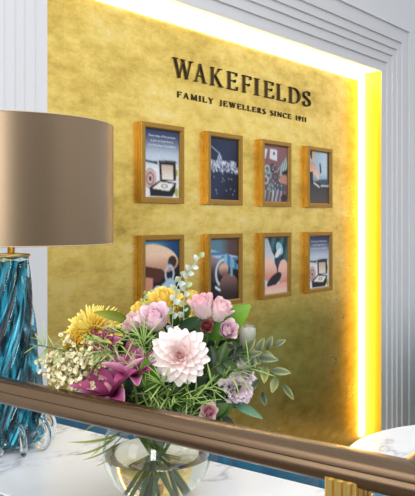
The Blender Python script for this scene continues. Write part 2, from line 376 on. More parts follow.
def print_gems(u, v):
    c = mix((24, 28, 48), (44, 54, 84), sm(0, 1, .5+.5*math.sin(u*3+v*2)))
    if seg(u, v, (0, .13), (.34, .25)) < .013 or seg(u, v, (0, .34), (.22, .42)) < .013: c = (150, 160, 178)
    for k in range(120):
        x, y = h(k), .46+.16*(h(k+200)-.5)*(1.2-.3*h(k+9)); r = .018+.022*h(k+400)
        if el(u, v, x, y, r, r*.75) < 1: c = mix((120, 132, 160), (236, 240, 250), h(k+77)); 
    for k in range(14):
        if el(u, v, .1+.8*h(k+31), .56+.38*h(k+61), .016, .012) < 1: c = (150, 160, 185)
    if inpoly(u, v, [(.33, .22), (.42, .31), (.40, .42), (.30, .43), (.25, .33)]): c = mix((190, 200, 222), (96, 108, 138), (math.floor(u*26)+math.floor(v*24)) % 2*.8)
    return c
def print_rings(u, v):
    c = mix((148, 104, 108), (108, 84, 92), sm(0, 1, v))
    if inpoly(u, v, [(0, .07), (.16, .07), (.08, .24), (0, .26)]) or inpoly(u, v, [(.26, .06), (.56, .07), (.55, .27), (.24, .24)]): c = (226, 230, 238)
    if el(u, v, .42, .14, .04, .03) < 1: c = (60, 60, 70)
    if inpoly(u, v, [(.98, .16), (1, .45), (.72, .56), (.66, .38)]): c = mix((110, 140, 142), (200, 214, 214), .5+.5*math.sin(u*70+v*30))
    for k, (x, y) in enumerate([(.14, .43), (.38, .40), (.20, .53), (.48, .56), (.30, .75), (.60, .72), (.08, .62), (.74, .74)]):
        d = abs(el(u, v, x, y, .10, .062)-1)
        if d < .28: c = [(176, 196, 198), (58, 62, 74), (120, 168, 170), (70, 78, 88), (92, 150, 156), (60, 84, 100), (190, 190, 190), (70, 90, 110)][k]
    if inpoly(u, v, [(.62, .58), (.85, .50), (1, .54), (1, .68), (.7, .66)]): c = (196, 140, 122)
    if inpoly(u, v, [(.75, .46), (1, .40), (1, .48), (.8, .52)]): c = (52, 42, 50)
    if v > .80 and (math.sin(u*38+v*14) > .1): c = mix((196, 204, 212), (110, 110, 122), h(int(u*14)))
    if el(u, v, .85, .93, .14, .07) < 1: c = (70, 48, 44)
    for k in range(26):
        if el(u, v, .75*h(k+5), .33+.5*h(k+55), .018, .013) < 1: c = (208, 214, 216)
    return c
def print_bench(u, v):
    c = mix((176, 204, 226), (208, 226, 240), sm(.2, .9, u)); c = mix(c, (136, 168, 194), sm(.40, .60, v))
    if u > .88: c = mix(c, (60, 70, 74), sm(.88, .95, u))
    if inpoly(u, v, [(0, 0), (.30, 0), (.33, .17), (.1, .15)]): c = (226, 190, 160) if u > .16 else (70, 52, 44)
    if inpoly(u, v, [(0, .20), (.22, .20), (.45, .36), (.54, .47), (.46, .56), (.30, .45), (0, .40)]): c = mix((226, 168, 142), (248, 214, 194), sm(.2, .5, v))
    if inpoly(u, v, [(.51, .22), (.58, .22), (.62, .40), (.55, .42)]): c = (46, 44, 58)
    if v > .57: c = mix((66, 66, 74), (92, 84, 80), sm(.6, 1, v))
    if inpoly(u, v, [(.40, .55), (.9, .52), (1, .64), (.7, .68)]): c = (70, 92, 116)
    if seg(u, v, (.25, .61), (.5, .68)) < .025 or seg(u, v, (.6, .66), (1, .65)) < .02: c = (222, 214, 206)
    if u < .2 and .4 < v < .62: c = (58, 46, 46)
    return c
def print_hand(u, v):
    c = mix((74, 150, 192), (24, 70, 116), sm(.2, .9, u)); c = mix(c, (30, 28, 42), sm(.25, .5, v))
    if el(u, v, .38, .26, .60, .20, .12) < 1: c = mix((240, 206, 178), (198, 150, 122), sm(.18, .42, v))
    if inpoly(u, v, [(0, .36), (.5, .42), (.62, .50), (.4, .62), (0, .56)]): c = (84, 48, 34)
    if inpoly(u, v, [(0, .52), (.24, .55), (.22, .86), (0, .84)]): c = (202, 142, 118)
    if el(u, v, .80, .32, .13, .09) < 1: c = (60, 44, 44)
    if abs(el(u, v, .72, .50, .12, .12)-1) < .2: c = (176, 196, 216)
    if inpoly(u, v, [(.44, .68), (.72, .56), (.92, .62), (.84, .74), (.56, .76)]): c = (172, 192, 216)
    if el(u, v, .36, .92, .22, .26, .3) < 1: c = mix((214, 206, 226), (156, 142, 176), sm(.75, 1, v))
    if inpoly(u, v, [(.66, .74), (.78, .74), (.80, 1), (.70, 1)]): c = (64, 110, 160)
    if inpoly(u, v, [(.06, .82), (.2, .8), (.22, 1), (.04, 1)]): c = (36, 28, 36)
    return c
def print_tool(u, v):
    c = mix((96, 132, 152), (92, 66, 64), sm(.3, .8, u)); c = mix(c, (34, 26, 34), sm(.18, .55, v))
    if el(u, v, .16, .44, .20, .26) < 1: c = mix((150, 132, 140), (64, 46, 52), sm(.3, .6, v))
    if inpoly(u, v, [(.0, .16), (.52, .24), (1, .30), (1, .36), (.5, .36), (0, .26)]): c = mix((176, 206, 226), (70, 116, 160), .5+.5*math.sin(v*60))
    if inpoly(u, v, [(.36, .30), (.60, .24), (1, .44), (1, .52), (.62, .46)]): c = mix((54, 116, 176), (150, 196, 220), .5+.5*math.sin(u*26))
    if abs(el(u, v, .48, .56, .27, .22)-1) < .12 and u < .5: c = (188, 208, 220)
    if el(u, v, .48, .50, .17, .11) < 1: c = mix((216, 178, 158), (120, 84, 80), sm(.44, .60, v))
    if el(u, v, .66, .80, .34, .23) < 1: c = mix((128, 98, 92), (44, 32, 34), sm(.60, .98, v))
    if inpoly(u, v, [(.70, .34), (.80, .36), (.80, .62), (.72, .62)]): c = (120, 168, 190)
    if seg(u, v, (.2, .78), (.34, .83)) < .026: c = (206, 226, 234)
    return c
def print_polish(u, v):
    c = mix((176, 190, 206), (206, 210, 216), sm(0, .4, v))
    if inpoly(u, v, [(.16, 0), (1, 0), (1, .5), (.72, .52), (.34, .26)]): c = mix((20, 58, 66), (74, 116, 124), .5+.5*math.sin(u*18+v*10))
    if el(u, v, .66, .20, .16, .10, .5) < 1: c = (160, 206, 222)
    if el(u, v, .60, .28, .14, .06, -.5) < 1: c = (226, 234, 240)
    if inpoly(u, v, [(.44, .36), (.66, .36), (.78, .60), (.5, .66)]): c = (52, 58, 88)
    if el(u, v, .22, .58, .34, .21, .25) < 1: c = mix((246, 202, 184), (216, 150, 132), sm(.45, .72, v))
    if el(u, v, .84, .66, .24, .26, -.4) < 1: c = mix((240, 196, 178), (206, 140, 124), sm(.5, .9, v))
    if el(u, v, .44, .76, .32, .10, -.3) < 1: c = (44, 32, 48)
    if v > .82: c = mix((232, 178, 162), (244, 206, 192), sm(.85, 1, v)) if v > .88-.07*u else c
    if v > .955: c = (226, 206, 196)
    return c
q_ = .008
def mean(cl, g): return tuple(min(1, g*sum(c[k] for c in cl)/len(cl)) for k in range(3))
FY = 2.221; FX = 2.156; PITCH = .4388; FWD, FHT, MEM = .272, .353, .0265
rows = [(1.4835, 'upper'), (.9895, 'lower')]
art = [[(print_ringbox, 'an open ring box and pale rose'), (print_gems, 'loose white gems and tweezers on navy'), (print_rings, 'many rings laid out on mauve'), (print_bench, 'a hand at work before a pale blue window')],
       [(print_hand, 'a hand setting a ring over violet cloth'), (print_tool, 'blue straps round a brown tool'), (print_polish, 'pink fingers polishing a dark ring'), (print_ringbox, 'an open ring box and pale rose')]]
def caption_mesh(parent, x0, x1, zt, y):
    obs = []
    m = MB()
    for k, line in enumerate(['Every step of the process', 'is just as important as', 'the final piece of jewellery']):
        cu = bpy.data.curves.new('caption_text', 'FONT'); cu.body = line; cu.align_x = 'CENTER'; cu.size = .0165; cu.resolution_u = 2
        ob = bpy.data.objects.new('caption_text', cu); C.objects.link(ob); dg = bpy.context.evaluated_depsgraph_get()
        me = bpy.data.meshes.new_from_object(ob.evaluated_get(dg))
        vs = [Vector(((x0+x1)/2+v.co.x, y-.0006, zt-.0205*k+v.co.y)) for v in me.vertices]
        m.add(vs, [tuple(p.vertices) for p in me.polygons]); bpy.data.objects.remove(ob); bpy.data.curves.remove(cu); bpy.data.meshes.remove(me)
    m.build('caption', CAPT, parent, smooth=False)
for r, (z0, rn) in enumerate(rows):
    for k in range(4):
        fn, what = art[r][k]; x0 = FX+PITCH*k; x1 = x0+FWD; z1 = z0+FHT
        lab = f'gilt framed photo of {what}, {rn} row'
        t = thing('picture_frame', ((x0+x1)/2, D, z0), lab, 'picture frame', 'framed photographs on the gold panel')
        m = MB(); yb = D-.0005                             # moulding: mitred ring with a sloped lip
        rings = [(0, yb), (0, FY), (MEM-.006, FY), (MEM, FY+.004), (MEM, FY+.012), (MEM, yb)]; vs = []
        for (i, y) in rings: vs += [(x0+i, y, z0+i), (x1-i, y, z0+i), (x1-i, y, z1-i), (x0+i, y, z1-i)]
        fs = [(a*4+j, a*4+(j+1) % 4, (a+1)*4+(j+1) % 4, (a+1)*4+j) for a in range(len(rings)-1) for j in range(4)]
        m.add(vs, fs); bevel(m.build('moulding', FRAME, t, smooth=False), .0012, 1)
        NU, NV = 46, 66; m = MB(); a0, a1, b0, b1 = x0+MEM-.0004, x1-MEM+.0004, z0+MEM-.0004, z1-MEM+.0004; yp = FY+.011
        vs = []; cs = []
        for j in range(NV+1):
            for i in range(NU+1):
                u, v = i/NU, j/NV; vs.append((a0+(a1-a0)*u, yp, b1-(b1-b0)*v)); cs.append(mean([lin(*fn(u+du, v+dv)) for du in (-q_, 0, q_) for dv in (-q_, 0, q_)], 1.0+.16*h(i*7.3+j*3.1)))
        m.add(vs, [(j*(NU+1)+i, (j+1)*(NU+1)+i, (j+1)*(NU+1)+i+1, j*(NU+1)+i+1) for j in range(NV) for i in range(NU)], cs)
        n0 = len(m.v); m.add([(a0, yp, b0), (a1, yp, b0), (a1, yp, b1), (a0, yp, b1), (a0, yb, b0), (a1, yb, b0), (a1, yb, b1), (a0, yb, b1)], [(0, 1, 5, 4), (1, 2, 6, 5), (2, 3, 7, 6), (3, 0, 4, 7)], (.1, .1, .1))
        pr = m.build('print', PRINT, t, smooth=False)
        if fn is print_ringbox: caption_mesh(pr, a0, a1, b1-.034-.0, yp)

# ---------------------------------------------------------------- marble counter (runs with the rail, a few degrees off square)
YAW = math.radians(4.2); RD = Vector((-math.sin(YAW), math.cos(YAW), 0)); RN = Vector((math.cos(YAW), math.sin(YAW), 0))
ZC = EYE-.546
c0 = Vector((1.264, .85, 0))                                  # a point on the far edge
def cpt(y, off, z): q = c0+RD*((y-.85)/RD.y)+RN*off; return Vector((q.x, q.y, z))
t = thing('counter', cpt(1.3, -.25, 0), 'long white veined marble counter under the handrail, carrying the vase and lamp', 'counter')
m = MB(); A = [(.70, 0), (2.02, 0), (2.02, -.412), (.70, -.412)]
vs = [cpt(y, o, ZC) for y, o in A]+[cpt(y, o, ZC-.03) for y, o in A]
BX = [(0, 1, 2, 3), (7, 6, 5, 4), (0, 4, 5, 1), (1, 5, 6, 2), (2, 6, 7, 3), (3, 7, 4, 0)]
m.add(vs, BX); bevel(m.build('marble_top', MARBLE, t, smooth=False), .004)
m = MB(); A = [(.76, -.16), (2.0, -.16), (2.0, -.37), (.76, -.37)]
m.add([cpt(y, o, ZC-.03) for y, o in A]+[cpt(y, o, 0) for y, o in A], BX); bevel(m.build('cabinet', CABI, t, smooth=False), .004)

m = MB(); A = [(.70, -.4125), (2.02, -.4125), (2.02, -.4165), (.70, -.4165)]
m.add([cpt(y, o, ZC-.002) for y, o in A]+[cpt(y, o, ZC-.03) for y, o in A], BX); m.build('edge_trim', BRASS, t, smooth=False)

# round marble table behind the rail
tx, ty, tr, tz = 1.945, .589, .464, .75
t = thing('round_table', (tx, ty, 0), 'round white marble table beyond the bend in the handrail', 'table')
m = MB(); m.lathe([(0, tz), (tr-.006, tz), (tr, tz-.006), (tr, tz-.022), (tr-.006, tz-.028), (0, tz-.028)], 96, (tx, ty, 0)); sharp(m.build('marble_top', MARBLE, t), 30)
m = MB(); m.lathe([(0, tz-.028), (.10, tz-.03), (.035, tz-.06), (.03, .10), (.05, .05), (.20, .022), (.22, 0), (0, 0)], 40, (tx, ty, 0)); m.build('pedestal', BRASS, t)

# ---------------------------------------------------------------- blue velvet chairs
def chair(cx, cy, rz, top, wd, label, group=None):
    t = thing('dining_chair', (cx, cy, 0), label, 'chair', group); t.rotation_euler = (0, 0, 0)
    M = Matrix.Translation((cx, cy, 0)) @ Matrix.Rotation(rz, 4, 'Z'); hw = wd/2
    m = MB(); m.box((-.20, -hw, .40), (.19, hw, .48), M=M); bevel(m.build('seat', NAVY, t), .03, 4)
    m = MB(); n = 12; rings = []
    for i in range(n+1):                                      # curved back hugging the sitter
        u = -1+2*i/n; yy = hw*u; xx = -.20+.05*abs(u)**2.2
        tp = top-.014*abs(u)**3
        rings.append([(xx-.03, yy, .44), (xx+.03, yy, .44), (xx+.02, yy, tp-.02), (xx+.005, yy, tp), (xx-.02, yy, tp), (xx-.035, yy, tp-.02)])
    vs = [M @ Vector(p) for r_ in rings for p in r_]; k = 6
    fs = [(i*k+j, i*k+(j+1) % k, (i+1)*k+(j+1) % k, (i+1)*k+j) for i in range(n) for j in range(k)]+[tuple(range(k-1, -1, -1)), tuple(n*k+j for j in range(k))]
    m.add(vs, fs); m.build('backrest', NAVY, t)
    for sx in (-1, 1):
        for sy in (-1, 1):
            m = MB(); m.tube([M @ Vector((.16*sx, (hw-.04)*sy, .41)), M @ Vector((.19*sx, (hw-.02)*sy, 0))], [.014, .008], 10); m.build('leg', BRASS, t)
G = 'blue velvet chairs'
chair(1.40, 1.085, math.pi, .785, .30, 'blue velvet chair at the counter nearest the brass post', 'chairs along the counter')
chair(1.40, 1.445, math.pi, .785, .37, 'blue velvet chair behind the vase of flowers', 'chairs along the counter')
chair(1.40, 1.845, math.pi, .785, .38, 'blue velvet chair at the far end of the counter beside the lamp', 'chairs along the counter')
chair(1.39, .45, 0, .915, .42, 'blue velvet chair under the bend of the handrail, at the round table', None)
# sofa further along the wall, seen mirrored in the gold leaf
so = thing('sofa', (4.6, 1.35, 0), 'blue velvet two-seat sofa whose dark reflection shows low in the gold panel', 'sofa')
SOFAV = velvet('sofa_velvet', (.003, .08, .15), (.006, .16, .25))
def soft(name, a, b, par=so): m = MB(); m.box(a, b); bevel(m.build(name, SOFAV, par), .04, 4)
soft('seat_base', (3.92, 1.02, .12), (5.3, 1.70, .30)); soft('backrest', (3.92, 1.53, .30), (5.3, 1.72, .86))
soft('seat_cushion', (4.05, 1.0, .30), (4.60, 1.53, .46)); soft('seat_cushion', (4.60, 1.0, .30), (5.16, 1.53, .46))
soft('armrest', (3.90, 1.0, .28), (4.05, 1.70, .62)); soft('armrest', (5.16, 1.0, .28), (5.32, 1.70, .62))
for lx in (3.98, 5.24):
    for ly in (1.08, 1.64): m = MB(); m.tube([(lx, ly, .125), (lx, ly, 0)], [.022, .014], 12); m.build('leg', BRASS, so)
# ---------------------------------------------------------------- handrail
ZR = EYE-.3275
r0 = Vector((.7897, 1.2068, ZR)); r1 = Vector((.8435, .467, ZR)); rd = (r0-r1).normalized(); rn = Vector((rd.y, -rd.x, 0))
pr_ = []                                                       # profile (across, up): domed cap, groove, round lower rail
for i in range(15):
    a = math.pi*i/14; c_, s_ = math.cos(a), math.sin(a); pr_.append((.0235*math.copysign(abs(c_)**.72, c_), .0085+.0175*s_**.80))
low = [(-.0215, .0068), (-.0160, .0070), (-.0160, .0058)]
for i in range(15):
    a = math.radians(144+252*i/14); low.append((.0225*math.cos(a), -.0030+.0188*math.sin(a)))
low += [(.0160, .0058), (.0160, .0070), (.0215, .0068)]
prof_r = pr_+low
corner = r1+rd*((.39-r1.y)/rd.y)
mit = (rn+rd).normalized()
def rail(name, ends, parent):
    m = MB(); k = len(prof_r); vs = []
    for f in ends: vs += [f(a, b) for a, b in prof_r]
    fs = [(e_*k+j, e_*k+(j+1) % k, (e_+1)*k+(j+1) % k, (e_+1)*k+j) for e_ in range(len(ends)-1) for j in range(k)]+[tuple(range(k)), tuple((len(ends)-1)*k+j for j in range(k-1, -1, -1))]
    m.add(vs, fs); o = m.build(name, BRONZE, parent); sharp(o, 40); return o
hr = thing('handrail', Vector((.8435, .467, 0)), 'bronze double-moulded handrail crossing in front of the flowers, with a brass post', 'railing')
d2 = Vector((1, .02, 0)).normalized(); n2 = Vector((d2.y, -d2.x, 0))       # second run turns to the right
def endA(a, b): return corner+rd*(1.25)+rn*a+UP*b
def mitA(a, b):
    # outer side of the turn goes further: slide along the run until the mitre plane
    q = corner+rn*a+UP*b; return q+rd*(a*1.0)
def mitB(a, b): q = corner-n2*(-1)*0+UP*b+rn*a; return corner+rn*a+rd*(a*1.0)+UP*b+d2*.0008
def endB(a, b): return corner+d2*.55-n2*a+UP*b
rail('rail', [mitA, endA], hr); rail('rail', [endB, mitB], hr)
pc = Vector((.8445, .478, 0)); M = Matrix.Translation(pc) @ Matrix.Rotation(YAW, 4, 'Z'); hwid = .023
m = MB()
m.box((-hwid, -hwid, .02), (hwid, hwid, ZR-.006), M=M)
post = bevel(m.build('post', BRASS, hr, smooth=False), .002)
m = MB()
for q in (-.013, .0, .013):                                   # raised reeds on both seen faces
    m.box((-hwid-.003, q-.0035, .06), (-hwid, q+.0035, ZR-.010), M=M); m.box((q-.0035, -hwid-.003, .06), (q+.0035, -hwid, ZR-.010), M=M)
bevel(m.build('reeding', BRASS, post, smooth=False), .001, 1)
m = MB(); rc = M @ Vector((.012, -hwid-.006, ZR-.047)); m.tube([rc+M.to_3x3() @ Vector((.009*math.cos(a), 0, .013*math.sin(a))) for a in [2*math.pi*i/28 for i in range(28)]], .0022, 8, closed=True); m.build('ring', BRASS, post)
m = MB(); m.box((-.05, -.05, 0), (.05, .05, .02), M=M); bevel(m.build('base_plate', BRASS, hr, smooth=False), .003)

# ---------------------------------------------------------------- table lamp
LX, LY = P(11, 447, 1.735).xy
lamp = thing('table_lamp', (LX, LY, ZC), 'table lamp with a twisted teal glass base and wide taupe satin drum shade', 'lamp')
L0 = Vector((LX, LY, 0))
SR, ST, SB = .2465, 1.633, 1.348
m = MB(); m.lathe([(SR-.004, SB), (SR, SB), (SR, ST), (SR-.004, ST), (SR-.004, SB)], 128, L0); sh = m.build('lamp_shade', SATIN, lamp); sharp(sh, 40)
for z in (SB, ST):
    m = MB(); m.tube([L0+Vector((SR*math.cos(2*math.pi*i/96), SR*math.sin(2*math.pi*i/96), z)) for i in range(96)], .0012, 6, closed=True)
    m.build('rim_binding', SHADELINE, sh)
m = MB()
for k in range(3):
    a = 2*math.pi*k/3+.4; m.tube([L0+Vector((0, 0, ST-.05)), L0+Vector(((SR-.004)*math.cos(a), (SR-.004)*math.sin(a), ST-.02))], .0022, 6)
m.build('spider', BRASS, sh)
m = MB(); m.lathe([(0, 1.3185), (.0085, 1.3185), (.0085, 1.41), (.013, 1.415), (.013, 1.47), (0, 1.47)], 24, L0); m.build('stem', BRASS, lamp)
m = MB(); m.lathe([(0, 1.3165), (.0455, 1.3165), (.046, 1.319), (.0445, 1.3225), (.012, 1.3245), (0, 1.3245)], 48, L0); m.build('cap', BRASS, lamp)
m = MB(); m.lathe([(0, 1.41), (.012, 1.47), (.03, 1.51), (.024, 1.545), (0, 1.555)], 24, L0); m.build('bulb', SHADELINE, lamp)
# twisted ribbed glass
zs = [(.862, .050), (.866, .064), (.878, .074), (.90, .079), (.935, .0785), (.97, .076), (1.02, .0715), (1.08, .0645), (1.14, .0585), (1.20, .0520), (1.26, .0460), (1.30, .0425), (1.3165, .0435)]
def rz_(z):
    for (a, ra), (b, rb) in zip(zs, zs[1:]):
        if a <= z <= b: return ra+(rb-ra)*(z-a)/(b-a)
    return zs[-1][1] if z > 1 else zs[0][1]
NZ = 70; prf = [(rz_(.862+(1.3165-.862)*i/NZ), .862+(1.3165-.862)*i/NZ) for i in range(NZ+1)]
def twist(amp, kk):
    def f(r, z, q, i):
        tw = -3.4*(z-.862)/.4545; e_ = amp if z < 1.29 else amp*max(0, (1.3165-z)/.0265)
        return r*(1-e_*.5+e_*(abs(math.cos(kk*(q+tw)/2))**.8-.35))
    return f
m = MB(); m.lathe([(0, .8621)]+prf+[(0, 1.3164)], 168, L0, rad=lambda r, z, q, i: 0 if r == 0 else twist(.30, 7)(r, z, q, i)); body = m.build('glass_base', CLEARBLUE, lamp)
core = [(0, .874)]+[(rz_(z)*.80, z) for z in [.876+(1.306-.876)*i/150 for i in range(151)]]+[(0, 1.308)]
def core_cols():
    out = []; rs = random.Random(5); tone = [rs.random() for _ in range(40)]
    for i, (r, z) in enumerate(core):
        for j in range(200):
            q = 2*math.pi*j/200; p = (q+.3-3.4*(z-.862)/.4545)*7/(2*math.pi); k = math.floor(p*3) % 21; f = p*3-math.floor(p*3)
            a = tone[k]+(tone[(k+1) % 21]-tone[k])*f; a = a+.34*math.sin(z*41+k*2.1+2*math.sin(p*9))+.26*math.sin(z*97+k*5.3+p*23)+.14*math.sin(z*211+p*31)
            out.append(mix((.0, .018, .03), (.006, .17, .25), sm(.2, .5, a)) if a < .62 else mix((.006, .17, .25), (.08, .70, .92), sm(.62, .9, a)))
    return out
m = MB(); m.lathe(core, 200, L0, core_cols(), rad=lambda r, z, q, i: 0 if r == 0 else twist(.34, 7)(r, z, q+.3, i)); m.build('coloured_core', TEAL, body)
for k in range(9):                                             # drawn-out clear glass scrolls round the foot
    q = 2*math.pi*k/9+.15; rad = Vector((math.cos(q), math.sin(q), 0)); tan = Vector((-rad.y, rad.x, 0)); pts = []; rs = []
    for i in range(25):
        a = math.radians(120-300*i/24); pts.append(L0+rad*(.082+.021*math.cos(a))+tan*(.014*i/24)+UP*(ZC+.0405+.034*math.sin(a))); rs.append(.0045+.0035*math.sin(math.pi*i/24))
    m = MB(); m.tube(pts, rs, 10); m.build('foot', CLEAR, lamp)

# ---------------------------------------------------------------- vase
VS = 1.42; vb = P(157, 497, VS); VX, VY = vb.x, vb.y; V0 = Vector((VX, VY, ZC))
vase = thing('vase', V0, 'round clear glass fishbowl vase holding the bouquet, half full of water', 'vase')
def bowl(R, zc, z_from, z_to, n, flip=False):
    out = []
    for i in range(n+1):
        z = z_from+(z_to-z_from)*i/n; out.append((math.sqrt(max(0, R*R-((z-zc)*1.12)**2)), z))
    return out
R0 = .108; zc = .093
a0 = math.asin(max(-1, -.0925*1.12/R0)) if False else 0
outer = [(0, .0005), (.035, .0005)]+[(math.sqrt(max(0, R0*R0-((z-zc)*1.10)**2)), z) for z in [.004+.160*i/36 for i in range(37)]]
rt = outer[-1][0]
inner = [(rt-.001, .1665), (rt-.004, .1655)]+[(max(.001, math.sqrt(max(0, R0*R0-((z-zc)*1.10)**2))-.004), z) for z in [.162-.152*i/36 for i in range(37)]]+[(0, .0095)]
m = MB(); m.lathe(outer+inner, 72, V0); m.build('glass_bowl', CLEAR, vase)
WZ = .087
wp = [(0, .0088)]+[(max(.001, math.sqrt(max(0, R0*R0-((z-zc)*1.10)**2))-.0034), z) for z in [.0092+(WZ-.0092)*i/24 for i in range(25)]]
wp += [(wp[-1][0]-.003, WZ-.0006), (0, WZ-.0006)]
m = MB(); m.lathe(wp, 72, V0); sharp(m.build('water', WATER, vase), 40)  # yellow tint: stale water, plus the gold wall's refraction put into the colour

# ---------------------------------------------------------------- bouquet
TOC = -FW                                                      # towards the viewer
def dirv(r, u, c): return (RT*r+UP*u+TOC*c).normalized()
def petal(m, o, a, n, L, W, c0, c1, bend=.4, cup=.3, shape=1.0, tip=.8, ns=6, nw=4, c2=None, ruf=0):
    a = a.normalized(); n = (n-a*n.dot(a)).normalized(); b = a.cross(n); p = Vector(o); vs = []; cs = []
    for i in range(ns+1):
        u = i/ns; ph = bend*u; d = a*math.cos(ph)+n*math.sin(ph); up_ = n*math.cos(ph)-a*math.sin(ph)
        if i: p = p+d*(L/ns)
        wv = W*.5*(max(.04, math.sin(math.pi*min(1, (u*.93+.035))**shape))**tip)
        for j in range(nw+1):
            v = -1+2*j/nw; q = p+b*(v*wv)+up_*(cup*wv*v*v)
            if ruf: q = q+up_*(ruf*L*u*math.sin(v*7+i*2.1))+b*(ruf*L*.3*u*math.sin(i*3+v*5))
            vs.append(q); cc = mix(c0, c1, u); cs.append(mix(cc, c2, abs(v)**2*u) if c2 else cc)
    k = nw+1; m.add(vs, [(i*k+j, i*k+j+1, (i+1)*k+j+1, (i+1)*k+j) for i in range(ns) for j in range(nw)], cs)
def basis(ax):
    ax = ax.normalized(); t = ax.cross(UP); t = t if t.length > .1 else ax.cross(RT); t = t.normalized(); return ax, t, ax.cross(t)
GA = math.pi*(3-math.sqrt(5))
vn = [0]
def stem_pts(end, ax, n=12, deep=True):
    """from the bowl's floor, out through the neck, up to the back of the bloom"""
    vn[0] += 1; k = vn[0]; a = GA*k; rr = .055*math.sqrt((k % 17+.5)/17)
    rim = V0+Vector((0, 0, .150)); d = Vector(end)-rim; hd = Vector((d.x, d.y, 0))
    off = hd.normalized()*min(.05, hd.length*.35) if hd.length > 1e-4 else Vector((0, 0, 0))
    p1 = rim+off+Vector((.018*math.cos(a), .018*math.sin(a), .0))
    p0 = V0+Vector((rr*.8*math.cos(a+2.4)-off.x*.7, rr*.8*math.sin(a+2.4)-off.y*.7, .022)); 
    if (p0-V0).xy.length > .06: q = (p0-V0); sc = .06/q.xy.length; p0 = V0+Vector((q.x*sc, q.y*sc, q.z))
    p3 = Vector(end); p2 = p3-ax.normalized()*min(.06, (p3-p1).length*.35)
    pts = [p0+(p1-p0)*(i/5) for i in range(5)] if deep else [p0+(p1-p0)*(.80+.2*i/2) for i in range(2)]
    t1 = p1+(p1-p0).normalized()*(p2-p1).length*.4
    for i in range(n+1):
        u = i/n; pts.append((1-u)**3*p1+3*u*(1-u)**2*t1+3*u*u*(1-u)*p2+u**3*p3)
    return pts
GRN = lin(92, 122, 48); DGRN = lin(44, 74, 36)
def stem_of(root, end, ax, r=.0026, col=GRN):
    m = MB(); pts = stem_pts(end, ax, 12, r > .0025); m.tube(pts, r, 7, col); m.build('stem', STEM, root); return pts
def leafmesh(m, o, a, n, L, W, c0, c1, c2=None, bend=-.3, cup=.25): petal(m, o, a, n, L, W, c0, c1, bend, cup, .85, .9, 8, 4, c2)
def flower(name, label, cat, group=None): return thing(name, V0+Vector((0, 0, .02)), label, cat, group)

def dahlia(px, py, s, R, ax, label, c_in, c_out, c_mid):
    t = flower('dahlia', label, 'flower'); c = P(px, py, s); ax, e1, e2 = basis(ax)
    m = MB(); N = 62
    for k in range(N):
        f = k/(N-1); th = math.radians(8+96*f**.75); ph = GA*k; rad = e1*math.cos(ph)+e2*math.sin(ph)
        a = ax*math.cos(th)+rad*math.sin(th); n = ax*math.sin(th)-rad*math.cos(th)
        L = R*(.30+.74*f**.6)*random.uniform(.90, 1.08); base = c+rad*(R*.12*f)-ax*(R*.16*f)
        petal(m, base, a, n, L, R*(.24+.36*f**.6), mix(c_in, c_mid, f**.5), mix(c_mid, c_out, min(1, .45+f)), .30-.5*f+random.uniform(-.12, .12), .45, .80, .80, 7, 4)
    m.build('petals', PETAL, t)
    m = MB(); m.lathe([(0, 0)], 3, c) if False else None
    for k in range(16):
        ph = GA*k; rad = e1*math.cos(ph)+e2*math.sin(ph); petal(m, c+rad*R*.02*math.sqrt(k), ax*1.0+rad*.18, rad, R*.33, R*.16, c_in, mix(c_in, c_mid, .35), -.9, .9, .9, .6, 5, 4)
    m.build('centre', PETAL, t)
    m = MB()
    for k in range(9):
        ph = 2*math.pi*k/9; rad = e1*math.cos(ph)+e2*math.sin(ph); petal(m, c-ax*R*.2, rad-ax*.25, ax, R*.5, R*.28, DGRN, GRN, .5, .2)
    m.build('sepals', LEAF, t); stem_of(t, c-ax*R*.15, ax, .0034)
def mum(px, py, s, R, ax, label, c_in, c_out, N=190, spread=1.0):
    t = flower('chrysanthemum', label, 'flower'); c = P(px, py, s); ax, e1, e2 = basis(ax); m = MB()
    for k in range(N):
        f = k/(N-1); th = math.radians(6+112*f**.7*spread); ph = GA*k; rad = e1*math.cos(ph)+e2*math.sin(ph)
        a = ax*math.cos(th)+rad*math.sin(th); n = ax*math.sin(th)-rad*math.cos(th)
        petal(m, c+rad*R*.10*f-ax*R*.2*f, a, n, R*(.45+.6*f**.6)*random.uniform(.88, 1.1), R*.14, c_in, c_out, .5-.75*f+random.uniform(-.15, .15), .8, .6, .4, 6, 2)
    m.build('petals', PETAL, t)
    m = MB()
    for k in range(10):
        ph = 2*math.pi*k/10; rad = e1*math.cos(ph)+e2*math.sin(ph); petal(m, c-ax*R*.24, rad-ax*.1, ax, R*.42, R*.26, DGRN, GRN, .4, .2)
    m.build('sepals', LEAF, t); stem_of(t, c-ax*R*.2, ax, .0034); return t
def rose(px, py, s, R, ax, label, c_in, c_out, c_edge, name='rose', openn=.55, tall=1.0):
    t = flower(name, label, 'flower'); c = P(px, py, s); ax, e1, e2 = basis(ax); m = MB(); b0 = c-ax*R*.85*tall
    N = 22
    for k in range(N):
        f = k/(N-1); ph = GA*k+.3; rad = e1*math.cos(ph)+e2*math.sin(ph)
        th = math.radians(3+(22+26*openn)*f); a = ax*math.cos(th)+rad*math.sin(th); n = ax*math.sin(th)-rad*math.cos(th)
        L = R*1.75*tall*(1.0-.14*f*openn); W = R*(.75+.85*f)
        petal(m, b0+rad*(R*(.10+.30*f)), a, -rad*1.0 if False else n, L, W, mix(c_in, c_out, f), mix(mix(c_in, c_edge, .5), c_edge, f), .42-.95*f*openn, .62-.15*f, .55, .38, 7, 6, ruf=.010)
    m.build('petals', PETAL, t)
    m = MB()
    for k in range(5):
        ph = 2*math.pi*k/5; rad = e1*math.cos(ph)+e2*math.sin(ph); petal(m, b0+rad*R*.1, rad*.8+ax*.4, ax, R*.9, R*.3, GRN, lin(120, 150, 70), -.4, .2, .6)
    m.build('sepals', LEAF, t); stem_of(t, b0, ax, .003); return t
